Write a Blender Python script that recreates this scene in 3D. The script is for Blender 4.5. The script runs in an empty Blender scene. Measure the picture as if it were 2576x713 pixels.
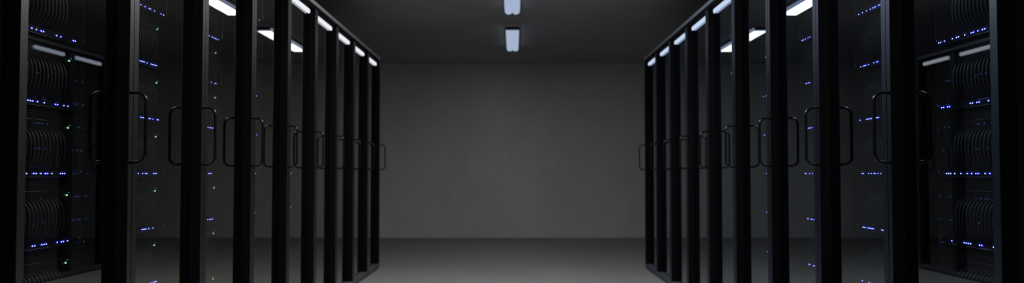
import bpy, bmesh, math, random
from mathutils import Vector, Matrix

random.seed(11)
PI = math.pi
SC = bpy.context.scene
COL = SC.collection

# ------------------------------------------------------------------ dimensions
EYE = 0.965            # camera height; one row of server lights sits exactly there
AISLE = 1.35           # half width of the aisle, to the cabinet fronts
PITCH = 0.6055         # width of a cabinet
ROW0 = 2.010           # near end of both rows
N_CAB = 9
CAB_H = 2.150
CAB_D = 0.80
BACK_Y = 11.03
FRONT_Y = -4.0
SIDE_X = 4.2
CEIL = 2.637
UNIT = 0.2273          # pitch of the stacked servers
GLASS_U = 0.045        # the glass lies this far behind the cabinet front
LED_U = 0.139


# ------------------------------------------------------------------ materials
def principled(name, color, rough=0.5, metal=0.0, spec=0.5):
    m = bpy.data.materials.new(name)
    m.use_nodes = True
    b = m.node_tree.nodes['Principled BSDF']
    b.inputs['Base Color'].default_value = (*color, 1)
    b.inputs['Roughness'].default_value = rough
    b.inputs['Metallic'].default_value = metal
    b.inputs['Specular IOR Level'].default_value = spec
    return m


def emitter(name, color, strength, sample=True):
    m = bpy.data.materials.new(name)
    m.use_nodes = True
    nt = m.node_tree
    nt.nodes.clear()
    o = nt.nodes.new('ShaderNodeOutputMaterial')
    e = nt.nodes.new('ShaderNodeEmission')
    e.inputs['Color'].default_value = (*color, 1)
    e.inputs['Strength'].default_value = strength
    nt.links.new(e.outputs[0], o.inputs[0])
    if not sample:
        m.cycles.emission_sampling = 'NONE'
    return m


def concrete(name, c0, c1, rough, scale, streak=(1, 1, 1), bump=0.05, spec=0.3):
    m = principled(name, c0, rough, 0, spec)
    nt = m.node_tree
    b = nt.nodes['Principled BSDF']
    tc = nt.nodes.new('ShaderNodeTexCoord')
    mp = nt.nodes.new('ShaderNodeMapping')
    mp.inputs['Scale'].default_value = streak
    n1 = nt.nodes.new('ShaderNodeTexNoise')
    n1.inputs['Scale'].default_value = scale
    n1.inputs['Detail'].default_value = 6
    n1.inputs['Roughness'].default_value = 0.6
    n2 = nt.nodes.new('ShaderNodeTexNoise')
    n2.inputs['Scale'].default_value = scale * 9
    n2.inputs['Detail'].default_value = 4
    mix = nt.nodes.new('ShaderNodeMix')
    mix.data_type = 'FLOAT'
    mix.inputs[0].default_value = 0.25
    ramp = nt.nodes.new('ShaderNodeValToRGB')
    ramp.color_ramp.elements[0].position = 0.32
    ramp.color_ramp.elements[1].position = 0.70
    ramp.color_ramp.elements[0].color = (*c0, 1)
    ramp.color_ramp.elements[1].color = (*c1, 1)
    L = nt.links.new
    L(tc.outputs['Object'], mp.inputs[0])
    L(mp.outputs[0], n1.inputs['Vector'])
    L(tc.outputs['Object'], n2.inputs['Vector'])
    L(n1.outputs['Fac'], mix.inputs[2])
    L(n2.outputs['Fac'], mix.inputs[3])
    L(mix.outputs[0], ramp.inputs[0])
    L(ramp.outputs[0], b.inputs['Base Color'])
    bp = nt.nodes.new('ShaderNodeBump')
    bp.inputs['Strength'].default_value = bump
    L(n2.outputs['Fac'], bp.inputs['Height'])
    L(bp.outputs[0], b.inputs['Normal'])
    return m


def smoked_glass(name, through, mirror):
    """A pane: both surfaces' reflection is counted on the face that light enters by."""
    m = bpy.data.materials.new(name)
    m.use_nodes = True
    nt = m.node_tree
    nt.nodes.clear()
    N, L = nt.nodes.new, nt.links.new
    out = N('ShaderNodeOutputMaterial')
    fr = N('ShaderNodeFresnel')
    fr.inputs['IOR'].default_value = 1.85
    geo = N('ShaderNodeNewGeometry')
    one = N('ShaderNodeMath'); one.operation = 'ADD'; one.inputs[1].default_value = 1.0
    dbl = N('ShaderNodeMath'); dbl.operation = 'MULTIPLY'; dbl.inputs[1].default_value = 2.1
    div = N('ShaderNodeMath'); div.operation = 'DIVIDE'
    inv = N('ShaderNodeMath'); inv.operation = 'SUBTRACT'; inv.inputs[0].default_value = 1.0
    fac = N('ShaderNodeMath'); fac.operation = 'MULTIPLY'; fac.use_clamp = True
    L(fr.outputs[0], one.inputs[0]); L(fr.outputs[0], dbl.inputs[0])
    L(dbl.outputs[0], div.inputs[0]); L(one.outputs[0], div.inputs[1])
    L(geo.outputs['Backfacing'], inv.inputs[1])
    L(div.outputs[0], fac.inputs[0]); L(inv.outputs[0], fac.inputs[1])
    tr = N('ShaderNodeBsdfTransparent'); tr.inputs['Color'].default_value = (*through, 1)
    gl = N('ShaderNodeBsdfGlossy'); gl.inputs['Color'].default_value = (*mirror, 1)
    gl.inputs['Roughness'].default_value = 0.0
    mx = N('ShaderNodeMixShader')
    L(fac.outputs[0], mx.inputs[0]); L(tr.outputs[0], mx.inputs[1]); L(gl.outputs[0], mx.inputs[2])
    L(mx.outputs[0], out.inputs[0])
    return m


M = {}
M['wall'] = concrete('wall_concrete', (0.57, 0.58, 0.585), (0.74, 0.735, 0.72), 0.85, 0.9, (1, 1, 0.45), 0.04)
M['ceiling'] = concrete('ceiling_concrete', (0.36, 0.37, 0.375), (0.46, 0.46, 0.46), 0.9, 0.7, (1, 1, 1), 0.03)
M['floor'] = concrete('floor_concrete', (0.29, 0.29, 0.285), (0.365, 0.36, 0.35), 0.62, 0.8, (1, 0.5, 1), 0.03)
M['black'] = principled('black_powder_coat', (0.009, 0.009, 0.0092), 0.55, 0, 0.25)
M['inner'] = principled('matt_black_liner', (0.004, 0.004, 0.0042), 0.9, 0, 0.05)
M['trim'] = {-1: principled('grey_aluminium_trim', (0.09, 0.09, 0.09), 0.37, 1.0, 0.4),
             1: principled('grey_aluminium_trim_cool_cast', (0.040, 0.056, 0.09), 0.37, 1.0, 0.4)}  # cool light cast over the right row put into the trim colour
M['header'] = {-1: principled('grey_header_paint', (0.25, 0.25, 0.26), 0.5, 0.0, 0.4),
               1: principled('grey_header_paint_cool_cast', (0.15, 0.18, 0.23), 0.5, 0.0, 0.4)}  # same grey paint with the right side's bluish cast coloured in
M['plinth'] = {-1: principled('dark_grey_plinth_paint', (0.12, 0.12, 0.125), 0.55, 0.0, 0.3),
               1: principled('dark_grey_plinth_cool_cast', (0.085, 0.095, 0.12), 0.55, 0.0, 0.3)}  # blue tone is the right-hand colour cast, put into the paint
M['glass'] = {-1: smoked_glass('smoked_glass', (0.68, 0.68, 0.68), (1.0, 0.985, 0.95)),  # mirror tint holds the left side's warm cast
              1: smoked_glass('smoked_glass_cool_cast', (0.62, 0.66, 0.72), (0.84, 0.92, 1.0))}  # cool cast of the right side coloured into the pane
M['handle'] = principled('black_gloss_tube', (0.005, 0.005, 0.005), 0.26, 0, 0.35)
M['chassis'] = principled('server_case_black', (0.010, 0.010, 0.010), 0.6, 0, 0.3)
M['bezel'] = principled('server_bezel_black', (0.012, 0.012, 0.012), 0.45, 0, 0.4)
M['rib'] = principled('server_rib_charcoal', (0.038, 0.038, 0.038), 0.5, 0, 0.4)
M['rim'] = principled('dark_chrome_rim', (0.40, 0.40, 0.41), 0.25, 1.0)
M['housing'] = principled('lamp_housing_dark_grey', (0.5, 0.5, 0.5), 0.5)
M['endcap'] = principled('lamp_end_cap_grey', (0.04, 0.04, 0.04), 0.5)
M['tube'] = emitter('fluorescent_tube_glow', (0.60, 0.72, 1.0), 0.62)
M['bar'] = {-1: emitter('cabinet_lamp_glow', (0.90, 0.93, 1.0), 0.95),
            1: emitter('cabinet_lamp_cool_cast', (0.64, 0.76, 1.0), 0.9)}  # right bars carry the cool cast in their glow colour
M['led'] = emitter('blue_led', (0.035, 0.05, 1.0), 3.0, False)
M['led_core'] = emitter('blue_led_core', (0.55, 0.66, 1.0), 6.0, False)
M['led_dim'] = emitter('blue_led_dim', (0.03, 0.03, 0.6), 0.5, False)
M['green'] = emitter('green_led', (0.45, 1.0, 0.60), 1.8, False)
M['green_glint'] = emitter('green_glint_glow', (0.08, 0.6, 0.2), 0.8, False)  # glint of the power light on the rim, made as a glowing bead


# ------------------------------------------------------------------ mesh helpers
def mesh_from(name, bm, mats, smooth=False):
    bmesh.ops.recalc_face_normals(bm, faces=bm.faces)
    me = bpy.data.meshes.new(name)
    bm.to_mesh(me)
    bm.free()
    for m in (mats if isinstance(mats, (list, tuple)) else [mats]):
        me.materials.append(m)
    if smooth:
        for p in me.polygons:
            p.use_smooth = True
    return me


def box(bm, lo, hi, bevel=0.0, mat=0):
    vs = [bm.verts.new((x, y, z)) for x in (lo[0], hi[0]) for y in (lo[1], hi[1]) for z in (lo[2], hi[2])]
    idx = [(0, 1, 3, 2), (4, 6, 7, 5), (0, 4, 5, 1), (2, 3, 7, 6), (0, 2, 6, 4), (1, 5, 7, 3)]
    fs = [bm.faces.new([vs[i] for i in f]) for f in idx]
    for f in fs:
        f.material_index = mat
    if bevel:
        es = list({e for f in fs for e in f.edges})
        r = bmesh.ops.bevel(bm, geom=es, offset=bevel, segments=2, profile=0.5, affect='EDGES')
        for f in r['faces']:
            f.material_index = mat


def box_mesh(name, lo, hi, mat, bevel=0.0):
    bm = bmesh.new()
    box(bm, lo, hi, bevel)
    return mesh_from(name, bm, mat)


def tube(bm, pts, r, n=10, closed=False, mat=0):
    pts = [Vector(p) for p in pts]
    rings = []
    k = len(pts)
    ref = None
    for i, p in enumerate(pts):
        if closed:
            d = pts[(i + 1) % k] - pts[i - 1]
        else:
            d = pts[min(i + 1, k - 1)] - pts[max(i - 1, 0)]
        d.normalize()
        if ref is None:
            ref = d.orthogonal().normalized()
        a = (ref - d * ref.dot(d)).normalized()
        ref = a
        b = d.cross(a)
        rings.append([bm.verts.new(p + (a * math.cos(t) + b * math.sin(t)) * r)
                      for t in (2 * PI * j / n for j in range(n))])
    for i in range(k if closed else k - 1):
        A, B = rings[i], rings[(i + 1) % k]
        sh = 0
        if closed and i == k - 1:      # join the last ring at the best turn
            sh = min(range(n), key=lambda q: sum((A[j].co - B[(j + q) % n].co).length for j in range(n)))
        for j in range(n):
            f = bm.faces.new((A[j], A[(j + 1) % n], B[(j + 1 + sh) % n], B[(j + sh) % n]))
            f.material_index = mat
    if not closed:
        bm.faces.new(rings[0]).material_index = mat
        bm.faces.new(list(reversed(rings[-1]))).material_index = mat


def link(name, me, parent=None, loc=(0, 0, 0)):
    o = bpy.data.objects.new(name, me)
    COL.objects.link(o)
    o.location = loc
    if parent is not None:
        o.parent = parent
    return o


def thing(name, label, cat, loc=(0, 0, 0), group=None):
    o = link(name, None, None, loc)
    o.empty_display_size = 0.1
    o['label'] = label
    o['category'] = cat
    o['kind'] = 'thing'
    if group:
        o['group'] = group
    return o


def struct(name, me, label, cat):
    o = link(name, me)
    o['kind'] = 'structure'
    o['label'] = label
    o['category'] = cat
    return o


# ------------------------------------------------------------------ the room
T = 0.12
struct('floor', box_mesh('floor', (-SIDE_X - T, FRONT_Y - T, -T), (SIDE_X + T, BACK_Y + T, 0), M['floor']),
       'smooth pale grey concrete floor of the aisle', 'floor')
struct('ceiling', box_mesh('ceiling', (-SIDE_X - T, FRONT_Y - T, CEIL), (SIDE_X + T, BACK_Y + T, CEIL + T), M['ceiling']),
       'dark grey concrete ceiling carrying the fluorescent fixtures', 'ceiling')
struct('wall_back', box_mesh('wall_back', (-SIDE_X, BACK_Y, 0), (SIDE_X, BACK_Y + T, CEIL), M['wall']),
       'bare mottled concrete wall closing the aisle', 'wall')
struct('wall_front', box_mesh('wall_front', (-SIDE_X, FRONT_Y - T, 0), (SIDE_X, FRONT_Y, CEIL), M['wall']),
       'concrete wall facing the end wall, behind the viewpoint', 'wall')
struct('wall_left', box_mesh('wall_left', (-SIDE_X - T, FRONT_Y, 0), (-SIDE_X, BACK_Y, CEIL), M['wall']),
       'concrete side wall behind the left cabinets', 'wall')
struct('wall_right', box_mesh('wall_right', (SIDE_X, FRONT_Y, 0), (SIDE_X + T, BACK_Y, CEIL), M['wall']),
       'concrete side wall behind the right cabinets', 'wall')

# ------------------------------------------------------------------ ceiling fixtures
LAMP_L = 1.40


def capsule_mesh(cx, r, h):
    """A long glowing tube cover: rounded ends in plan, domed below."""
    bm = bmesh.new()
    n, e = 12, 0.085
    outline = []
    for j in range(n + 1):
        t = PI * j / n
        outline.append((cx + r * math.cos(t), LAMP_L / 2 - e + e * math.sin(t)))
    for j in range(n + 1):
        t = PI + PI * j / n
        outline.append((cx + r * math.cos(t), -LAMP_L / 2 + e + e * math.sin(t)))
    levels = [(0.0, 1.0), (-h * 0.4, 1.0), (-h * 0.75, 0.95), (-h * 0.94, 0.86), (-h, 0.74)]
    rings = []
    for z, s in levels:
        ring = []
        for x, y in outline:
            yy = y + (r * (1 - s)) * (-1 if y > 0 else 1)
            ring.append(bm.verts.new((cx + (x - cx) * s, yy, z)))
        rings.append(ring)
    k = len(outline)
    for A, B in zip(rings, rings[1:]):
        for j in range(k):
            bm.faces.new((A[j], A[(j + 1) % k], B[(j + 1) % k], B[j]))
    bm.faces.new(rings[0])
    bm.faces.new(rings[-1])
    return mesh_from('tube', bm, M['tube'])


house_me = box_mesh('housing', (-0.082, -LAMP_L / 2 - 0.052, -0.030), (0.082, LAMP_L / 2 + 0.052, 0), M['housing'], 0.004)
tubeL_me = capsule_mesh(-0.0365, 0.0385, 0.038)
tubeR_me = capsule_mesh(0.0365, 0.0385, 0.038)
bm = bmesh.new()
box(bm, (-0.078, LAMP_L / 2 + 0.001, -0.063), (0.078, LAMP_L / 2 + 0.030, -0.0295), 0.004)
cap_me = mesh_from('end_cap', bm, M['endcap'])

FIX = [  # centre along the aisle, lamp power, wording
    (8.86, 2.3, 'twin-tube fluorescent ceiling fixture nearest the end wall, fully in view'),
    (6.646, 4.2, 'twin-tube fluorescent ceiling fixture cut by the top edge of the view'),
    (4.432, 52.0, 'twin-tube fluorescent ceiling fixture third from the end wall'),
    (2.218, 38.0, 'twin-tube fluorescent ceiling fixture fourth from the end wall'),
]
for y, power, lab in FIX:
    t = thing('ceiling_light', lab, 'ceiling light', (0.0, y, CEIL), 'fluorescent fixtures along the ceiling')
    link('housing', house_me, t)
    link('tube', tubeL_me, t, (0, 0, -0.029))
    link('tube', tubeR_me, t, (0, 0, -0.029))
    for sgn in (-1, 1):
        c = link('end_cap', cap_me, t)
        if sgn < 0:
            c.rotation_euler = (0, 0, PI)
    ld = bpy.data.lights.new('tube_light', 'AREA')
    ld.shape = 'RECTANGLE'
    ld.size = 0.15
    ld.size_y = LAMP_L - 0.02
    ld.energy = power
    ld.color = (0.99, 0.99, 1.0)
    lo = bpy.data.objects.new('tube_light', ld)
    COL.objects.link(lo)
    lo.parent = t
    lo.location = (0, 0, -0.071)

# ------------------------------------------------------------------ cabinets
SIDES = {-1: 'left', 1: 'right'}
RANK = ['nearest', 'second-nearest', 'third-nearest', 'fourth-nearest', 'fifth-nearest',
        'sixth-nearest', 'seventh-nearest', 'second-farthest', 'farthest']
COUNT = {1: 'one place', 2: 'two places', 3: 'three places', 4: 'four places'}


def sbox(name, s, u, v, z, mat, bevel=0.0):
    """box in cabinet terms: u = depth behind the front, v = along the row, z = height"""
    a, b = s * u[0], s * u[1]
    return box_mesh(name, (min(a, b), v[0], z[0]), (max(a, b), v[1], z[1]), mat, bevel)


def handle_mesh(s):
    bm = bmesh.new()
    v = 0.588
    z0, z1 = EYE + 0.040, EYE + 0.289
    p, r = -0.055, 0.032
    pts = [(0.001, z0), (p + r, z0)]
    for j in range(1, 8):
        t = j / 8 * PI / 2
        pts.append((p + r - r * math.sin(t), z0 + r - r * math.cos(t)))
    pts += [(p, z0 + r), (p, z1 - r)]
    for j in range(1, 8):
        t = j / 8 * PI / 2
        pts.append((p + r - r * math.cos(t), z1 - r + r * math.sin(t)))
    pts += [(p + r, z1), (0.001, z1)]
    tube(bm, [(s * u, v, z) for u, z in pts], 0.0062, 12)
    return mesh_from('handle', bm, M['handle'], True)


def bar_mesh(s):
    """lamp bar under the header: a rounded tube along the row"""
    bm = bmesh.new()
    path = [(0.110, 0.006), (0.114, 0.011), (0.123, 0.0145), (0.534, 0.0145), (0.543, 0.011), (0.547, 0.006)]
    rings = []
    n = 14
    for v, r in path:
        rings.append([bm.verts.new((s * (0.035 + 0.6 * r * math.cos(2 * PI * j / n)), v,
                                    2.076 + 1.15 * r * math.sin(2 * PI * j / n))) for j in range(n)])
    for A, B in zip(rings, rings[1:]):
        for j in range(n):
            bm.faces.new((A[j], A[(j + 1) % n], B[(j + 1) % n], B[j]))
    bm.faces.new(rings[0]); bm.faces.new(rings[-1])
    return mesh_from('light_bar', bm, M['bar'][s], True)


def cabinet_meshes(s):
    P = {}
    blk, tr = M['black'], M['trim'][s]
    P['side_panel'] = [sbox('side_panel', s, (0.052, CAB_D), (0.0015, 0.014), (0.04, 2.112), blk),
                       sbox('side_panel', s, (0.052, CAB_D), (0.589, 0.6015), (0.04, 2.112), blk)]
    P['back_panel'] = [sbox('back_panel', s, (CAB_D - 0.015, CAB_D), (0.014, 0.589), (0.04, 2.112), M['inner'])]
    P['top_panel'] = [sbox('top_panel', s, (0.0505, CAB_D), (0.002, 0.6035), (2.112, CAB_H - 0.004), blk, 0.003)]
    P['shelf'] = [sbox('shelf', s, (0.12, CAB_D - 0.02), (0.016, 0.587), (0.051, 0.2385), M['inner'])]
    # posts: black U-profiles with a grey strip on their aisle face
    P['post'] = [sbox('post', s, (0.003, 0.0515), (0.002, 0.033), (0.05, 2.10), M['inner']),
                 sbox('post', s, (0.003, 0.0515), (0.578, 0.6035), (0.05, 2.10), M['inner'])]
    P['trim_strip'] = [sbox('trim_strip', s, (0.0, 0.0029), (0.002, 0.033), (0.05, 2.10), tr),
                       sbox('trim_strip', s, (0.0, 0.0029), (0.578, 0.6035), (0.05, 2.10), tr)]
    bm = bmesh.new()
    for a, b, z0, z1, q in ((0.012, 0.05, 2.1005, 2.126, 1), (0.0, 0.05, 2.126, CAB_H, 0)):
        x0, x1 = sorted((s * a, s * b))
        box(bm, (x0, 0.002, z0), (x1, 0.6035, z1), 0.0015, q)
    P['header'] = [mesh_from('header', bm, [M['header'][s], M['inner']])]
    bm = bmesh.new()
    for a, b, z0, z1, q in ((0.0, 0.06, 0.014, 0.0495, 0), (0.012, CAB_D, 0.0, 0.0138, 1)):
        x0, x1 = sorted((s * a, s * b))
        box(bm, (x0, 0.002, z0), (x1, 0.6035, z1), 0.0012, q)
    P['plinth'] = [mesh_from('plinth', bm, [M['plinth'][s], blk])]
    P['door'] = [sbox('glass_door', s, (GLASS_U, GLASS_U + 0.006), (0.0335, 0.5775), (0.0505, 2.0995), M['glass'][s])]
    P['handle'] = [handle_mesh(s)]
    P['light_bar'] = [bar_mesh(s)]
    return P


def led_mesh(name, core, glow, dim, s):
    """one status lamp: bright core in a blue lens, with a faint second lamp above it"""
    bm = bmesh.new()

    def dome(cv, cz, rv, rz, du, mat, u0=0.0):
        n = 10
        base = [bm.verts.new((s * u0, cv + rv * math.cos(2 * PI * j / n), cz + rz * math.sin(2 * PI * j / n))) for j in range(n)]
        mid = [bm.verts.new((s * (u0 - du * 0.7), cv + 0.7 * rv * math.cos(2 * PI * j / n), cz + 0.7 * rz * math.sin(2 * PI * j / n))) for j in range(n)]
        tip = bm.verts.new((s * (u0 - du), cv, cz))
        for j in range(n):
            k = (j + 1) % n
            bm.faces.new((base[j], base[k], mid[k], mid[j])).material_index = mat
            bm.faces.new((mid[j], mid[k], tip)).material_index = mat
        bm.faces.new(base).material_index = mat
    dome(0, 0, 0.0054, 0.0036, 0.0022, 0)
    dome(0, 0, 0.0028, 0.0020, 0.0011, 1, -0.0017)
    dome(0.0052, 0.0068, 0.0028, 0.0020, 0.0014, 2)
    return mesh_from(name, bm, [glow, core, dim])


def rounded_outline(v0, v1, z0, z1, rv, rz, n=8):
    pts = []
    for cx, cz, a0 in ((v1 - rv, z1 - rz, 0), (v0 + rv, z1 - rz, PI / 2), (v0 + rv, z0 + rz, PI), (v1 - rv, z0 + rz, 3 * PI / 2)):
        for j in range(n + 1):
            t = a0 + PI / 2 * j / n
            pts.append((cx + rv * math.cos(t), cz + rz * math.sin(t)))
    return pts


BZ0, BZ1 = -0.0115, 0.171


def server_meshes(s):
    P = {}
    P['chassis'] = sbox('chassis', s, (0.156, 0.76), (0.036, 0.575), (-0.0335, 0.1932), M['chassis'], 0.002)
    out = rounded_outline(0.05, 0.54, BZ0, BZ1, 0.055, 0.030)
    bm = bmesh.new()
    rings = []
    for u, shrink in ((0.156, 0.0), (0.1455, 0.0), (0.1425, 0.0030)):
        rings.append([bm.verts.new((s * u, 0.295 + (v - 0.295) * (1 - shrink / 0.245),
                                    0.0797 + (z - 0.0797) * (1 - shrink / 0.0912))) for v, z in out])
    k = len(out)
    for A, B in zip(rings, rings[1:]):
        for j in range(k):
            bm.faces.new((A[j], A[(j + 1) % k], B[(j + 1) % k], B[j]))
    bm.faces.new(rings[0]); bm.faces.new(rings[-1])
    P['bezel'] = mesh_from('bezel', bm, M['bezel'])
    bm = bmesh.new()
    tube(bm, [(s * 0.1428, v, z) for v, z in out], 0.0014, 8, True)
    P['rim'] = mesh_from('rim', bm, M['rim'], True)
    # ribbed intake: upright fins with a bulging profile
    bm = bmesh.new()
    zc, zh, n = 0.0815, 0.0655, 22
    for i in range(18):
        v = 0.066 + i * 0.0187
        for vv0, vv1 in ((v, v + 0.0085),):
            front, back = [], []
            for j in range(n + 1):
                q = -1 + 2 * j / n
                q = math.sin(q * PI / 2)
                pr = 0.034 * (1 - abs(q) ** 2.6) ** 0.6
                front.append((0.1424 - pr, zc + zh * q))
            loop0 = [bm.verts.new((s * u, vv0, z)) for u, z in front]
            loop1 = [bm.verts.new((s * u, vv1, z)) for u, z in front]
            for j in range(n):
                bm.faces.new((loop0[j], loop0[j + 1], loop1[j + 1], loop1[j]))
            bm.faces.new(loop0)
            bm.faces.new(loop1)
            bm.faces.new((loop0[0], loop1[0], loop1[-1], loop0[-1]))
    P['grille'] = mesh_from('grille', bm, M['rib'])
    return P


def dot_mesh(s):
    """tiny glowing dot added on the jamb: server LED light spilling past the glass"""
    bm = bmesh.new()
    bmesh.ops.create_uvsphere(bm, u_segments=8, v_segments=6, radius=0.0012)
    return mesh_from('spill_dot', bm, M['led_dim'])


SLOTS = {
    (-1, 0, 2): [2, 3, 9, 11, 17, 18, 20, 22],
    (-1, 0, 1): [5, 7, 10, 11, 16, 19, 21, 22, 23],
    (-1, 0, 0): [6, 7, 8, 12, 14, 15, 17, 19, 20, 23, 24],
    (-1, 0, -1): [4, 6, 7, 9, 14, 15, 16, 19, 20, 24, 25],
    (1, 0, 2): [-1, 0, 2, 6, 8, 9, 12, 15, 16, 18, 20, 21],
    (1, 0, 1): [0, 1, 3, 4, 14, 15, 17, 18, 22],
    (1, 0, 0): [2, 3, 4, 6, 9, 12, 14, 16, 17, 20, 22],
    (1, 0, -1): [4, 10, 11, 12, 13, 17, 18, 23],
    (-1, 1, 2): [5, 6, 7, 8, 9, 12, 14, 15, 16, 17],
    (-1, 1, 1): [3, 4, 7, 9, 10, 14, 15, 16],
    (-1, 1, 0): [4, 5, 6, 11, 12, 14, 17],
    (-1, 1, -1): [6, 9, 11, 12, 13, 14, 19],
    (1, 1, 2): [2, 4, 5, 6, 8, 12, 14, 15],
    (1, 1, 1): [1, 6, 7, 8, 9, 10, 13, 14, 15],
    (1, 1, 0): [2, 3, 7, 9, 11, 12, 14, 16],
    (1, 1, -1): [2, 3, 4, 6, 7, 8, 9, 10, 16, 17],
    (-1, 2, 2): [4, 5],
    (-1, 2, 1): [7, 9, 10, 12],
    (-1, 2, 0): [8, 9, 10, 11],
    (-1, 2, -1): [6, 8, 9, 11],
    (-1, 2, -2): [13],
    (1, 2, 2): [4, 5, 7, 8],
    (1, 2, 1): [2, 6, 7, 8, 10],
    (1, 2, 0): [2, 3, 7, 10],
    (1, 2, -1): [4, 5, 8, 9, 11],
    (1, 2, -2): [5, 6, 10, 11],
    (-1, 3, 1): [5], (-1, 3, -1): [7],
    (1, 3, 2): [2], (1, 3, 1): [3], (1, 3, 0): [5], (1, 3, -1): [5], (1, 3, -2): [6],
}


def random_slots():
    ks, k = [], random.randint(0, 4)
    while k < 38:
        for _ in range(random.choice((1, 1, 2, 3))):
            ks.append(k)
            k += 1
        k += random.choice((1, 1, 2, 4))
    return [k for k in ks if k < 38]


def slot_list(s, r, n):
    if (s, r, n) in SLOTS:
        seen = SLOTS[(s, r, n)]
        last = max(seen) + 3
        return seen + [k for k in random_slots() if k > last][:4]
    ks = random_slots()
    if r >= 3:
        ks = [k for k in ks if k % 3 == 0][:5]
    return ks


for s in (-1, 1):
    side = SIDES[s]
    CM, SM = cabinet_meshes(s), server_meshes(s)
    led_me = led_mesh('status_light', M['led_core'], M['led'], M['led_dim'], s)
    dot_me = dot_mesh(s)
    bm = bmesh.new()
    bmesh.ops.create_uvsphere(bm, u_segments=12, v_segments=8, radius=0.0036)
    green_me = mesh_from('power_light', bm, M['green'], True)
    bm = bmesh.new()
    bmesh.ops.create_uvsphere(bm, u_segments=10, v_segments=6, radius=0.0022)
    glint_me = mesh_from('rim_glint', bm, M['green_glint'], True)
    for r in range(N_CAB):
        y0 = ROW0 + r * PITCH
        x0 = s * AISLE
        lab = f'tall black server cabinet with glass door and grey trim, {RANK[r]} of the {side} row'
        cab = thing('server_cabinet', lab, 'server cabinet', (x0, y0, 0), f'server cabinets of the {side} row')
        for key in ('side_panel', 'back_panel', 'top_panel', 'shelf', 'plinth', 'header', 'light_bar'):
            for me in CM[key]:
                o = link(key, me, cab)
                if key == 'light_bar':
                    o['label'] = 'glowing white lamp bar under the header'
        for pm, tm in zip(CM['post'], CM['trim_strip']):
            po = link('post', pm, cab)
            ts = link('trim_strip', tm, po)
            ts['label'] = 'grey metal strip on the front of the post'
        door = link('door', CM['door'][0], cab)
        door['label'] = 'smoked glass door'
        link('handle', CM['handle'][0], cab)['label'] = 'black tubular loop handle'
        if r < 5:
            for n in range(-3, 5):
                if random.random() < 0.6:
                    link('led_spill_dot', dot_me, cab, (s * (GLASS_U - 0.0035), 0.5772, EYE + n * UNIT))  # added dots standing for server LED spill at the glass edge
        for n in range(-3, 5):
            if n == 0:
                where = 'level with the handle bottom'
            else:
                where = f"{COUNT[abs(n)]} {'above' if n > 0 else 'below'} handle bottom"
            sv = thing('rack_server', f'black ribbed server with blue lights, {where}, {RANK[r]} {side} cabinet',
                       'server', (x0, y0, EYE + n * UNIT), f'servers in the {RANK[r]} {side} cabinet')
            link('chassis', SM['chassis'], sv)
            bz = link('bezel', SM['bezel'], sv)
            link('rim', SM['rim'], bz)
            link('grille', SM['grille'], sv)
            for k in slot_list(s, r, n):
                link('status_light', led_me, sv, (s * 0.1424, 0.51 - k * 0.0113, 0))
            if r >= 3:
                continue
            gv = 0.455 if s < 0 else 0.135
            link('power_light', green_me, sv, (s * 0.141, gv, 0.1545))['label'] = 'green power light'
            link('rim_glint', glint_me, sv, (s * 0.1415, gv + 0.012, 0.1632))['label'] = 'small green glint on the bezel rim'  # glowing bead painted in where the rim catches the power light

# ------------------------------------------------------------------ world, camera, view
w = bpy.data.worlds.new('World')
SC.world = w
w.use_nodes = True
w.node_tree.nodes['Background'].inputs[0].default_value = (0.02, 0.022, 0.025, 1)
w.node_tree.nodes['Background'].inputs[1].default_value = 0.1

FPX = 1840.0
cam = bpy.data.cameras.new('camera')
cam.sensor_fit = 'HORIZONTAL'
cam.sensor_width = 36.0
cam.lens = 36.0 * FPX / 2576
cam.shift_x = -3.9 / 2576
cam.shift_y = 27.5 / 2576
cam.clip_start = 0.05
cam.dof.use_dof = True
cam.dof.focus_distance = 2.35
cam.dof.aperture_fstop = 2.8
cam.dof.aperture_blades = 0
co = bpy.data.objects.new('camera', cam)
COL.objects.link(co)
co.location = (0.0129, 0, EYE)
co.rotation_euler = (math.radians(90 + 1.655), 0, 0)
SC.camera = co

SC.view_settings.view_transform = 'Standard'
SC.view_settings.look = 'None'
SC.view_settings.exposure = 0.0
SC.view_settings.gamma = 1.0
SC.view_settings.use_curve_mapping = False
SC.cycles.use_denoising = True
SC.cycles.max_bounces = 12
SC.cycles.transparent_max_bounces = 24
SC.cycles.glossy_bounces = 6
SC.cycles.sample_clamp_indirect = 4.0
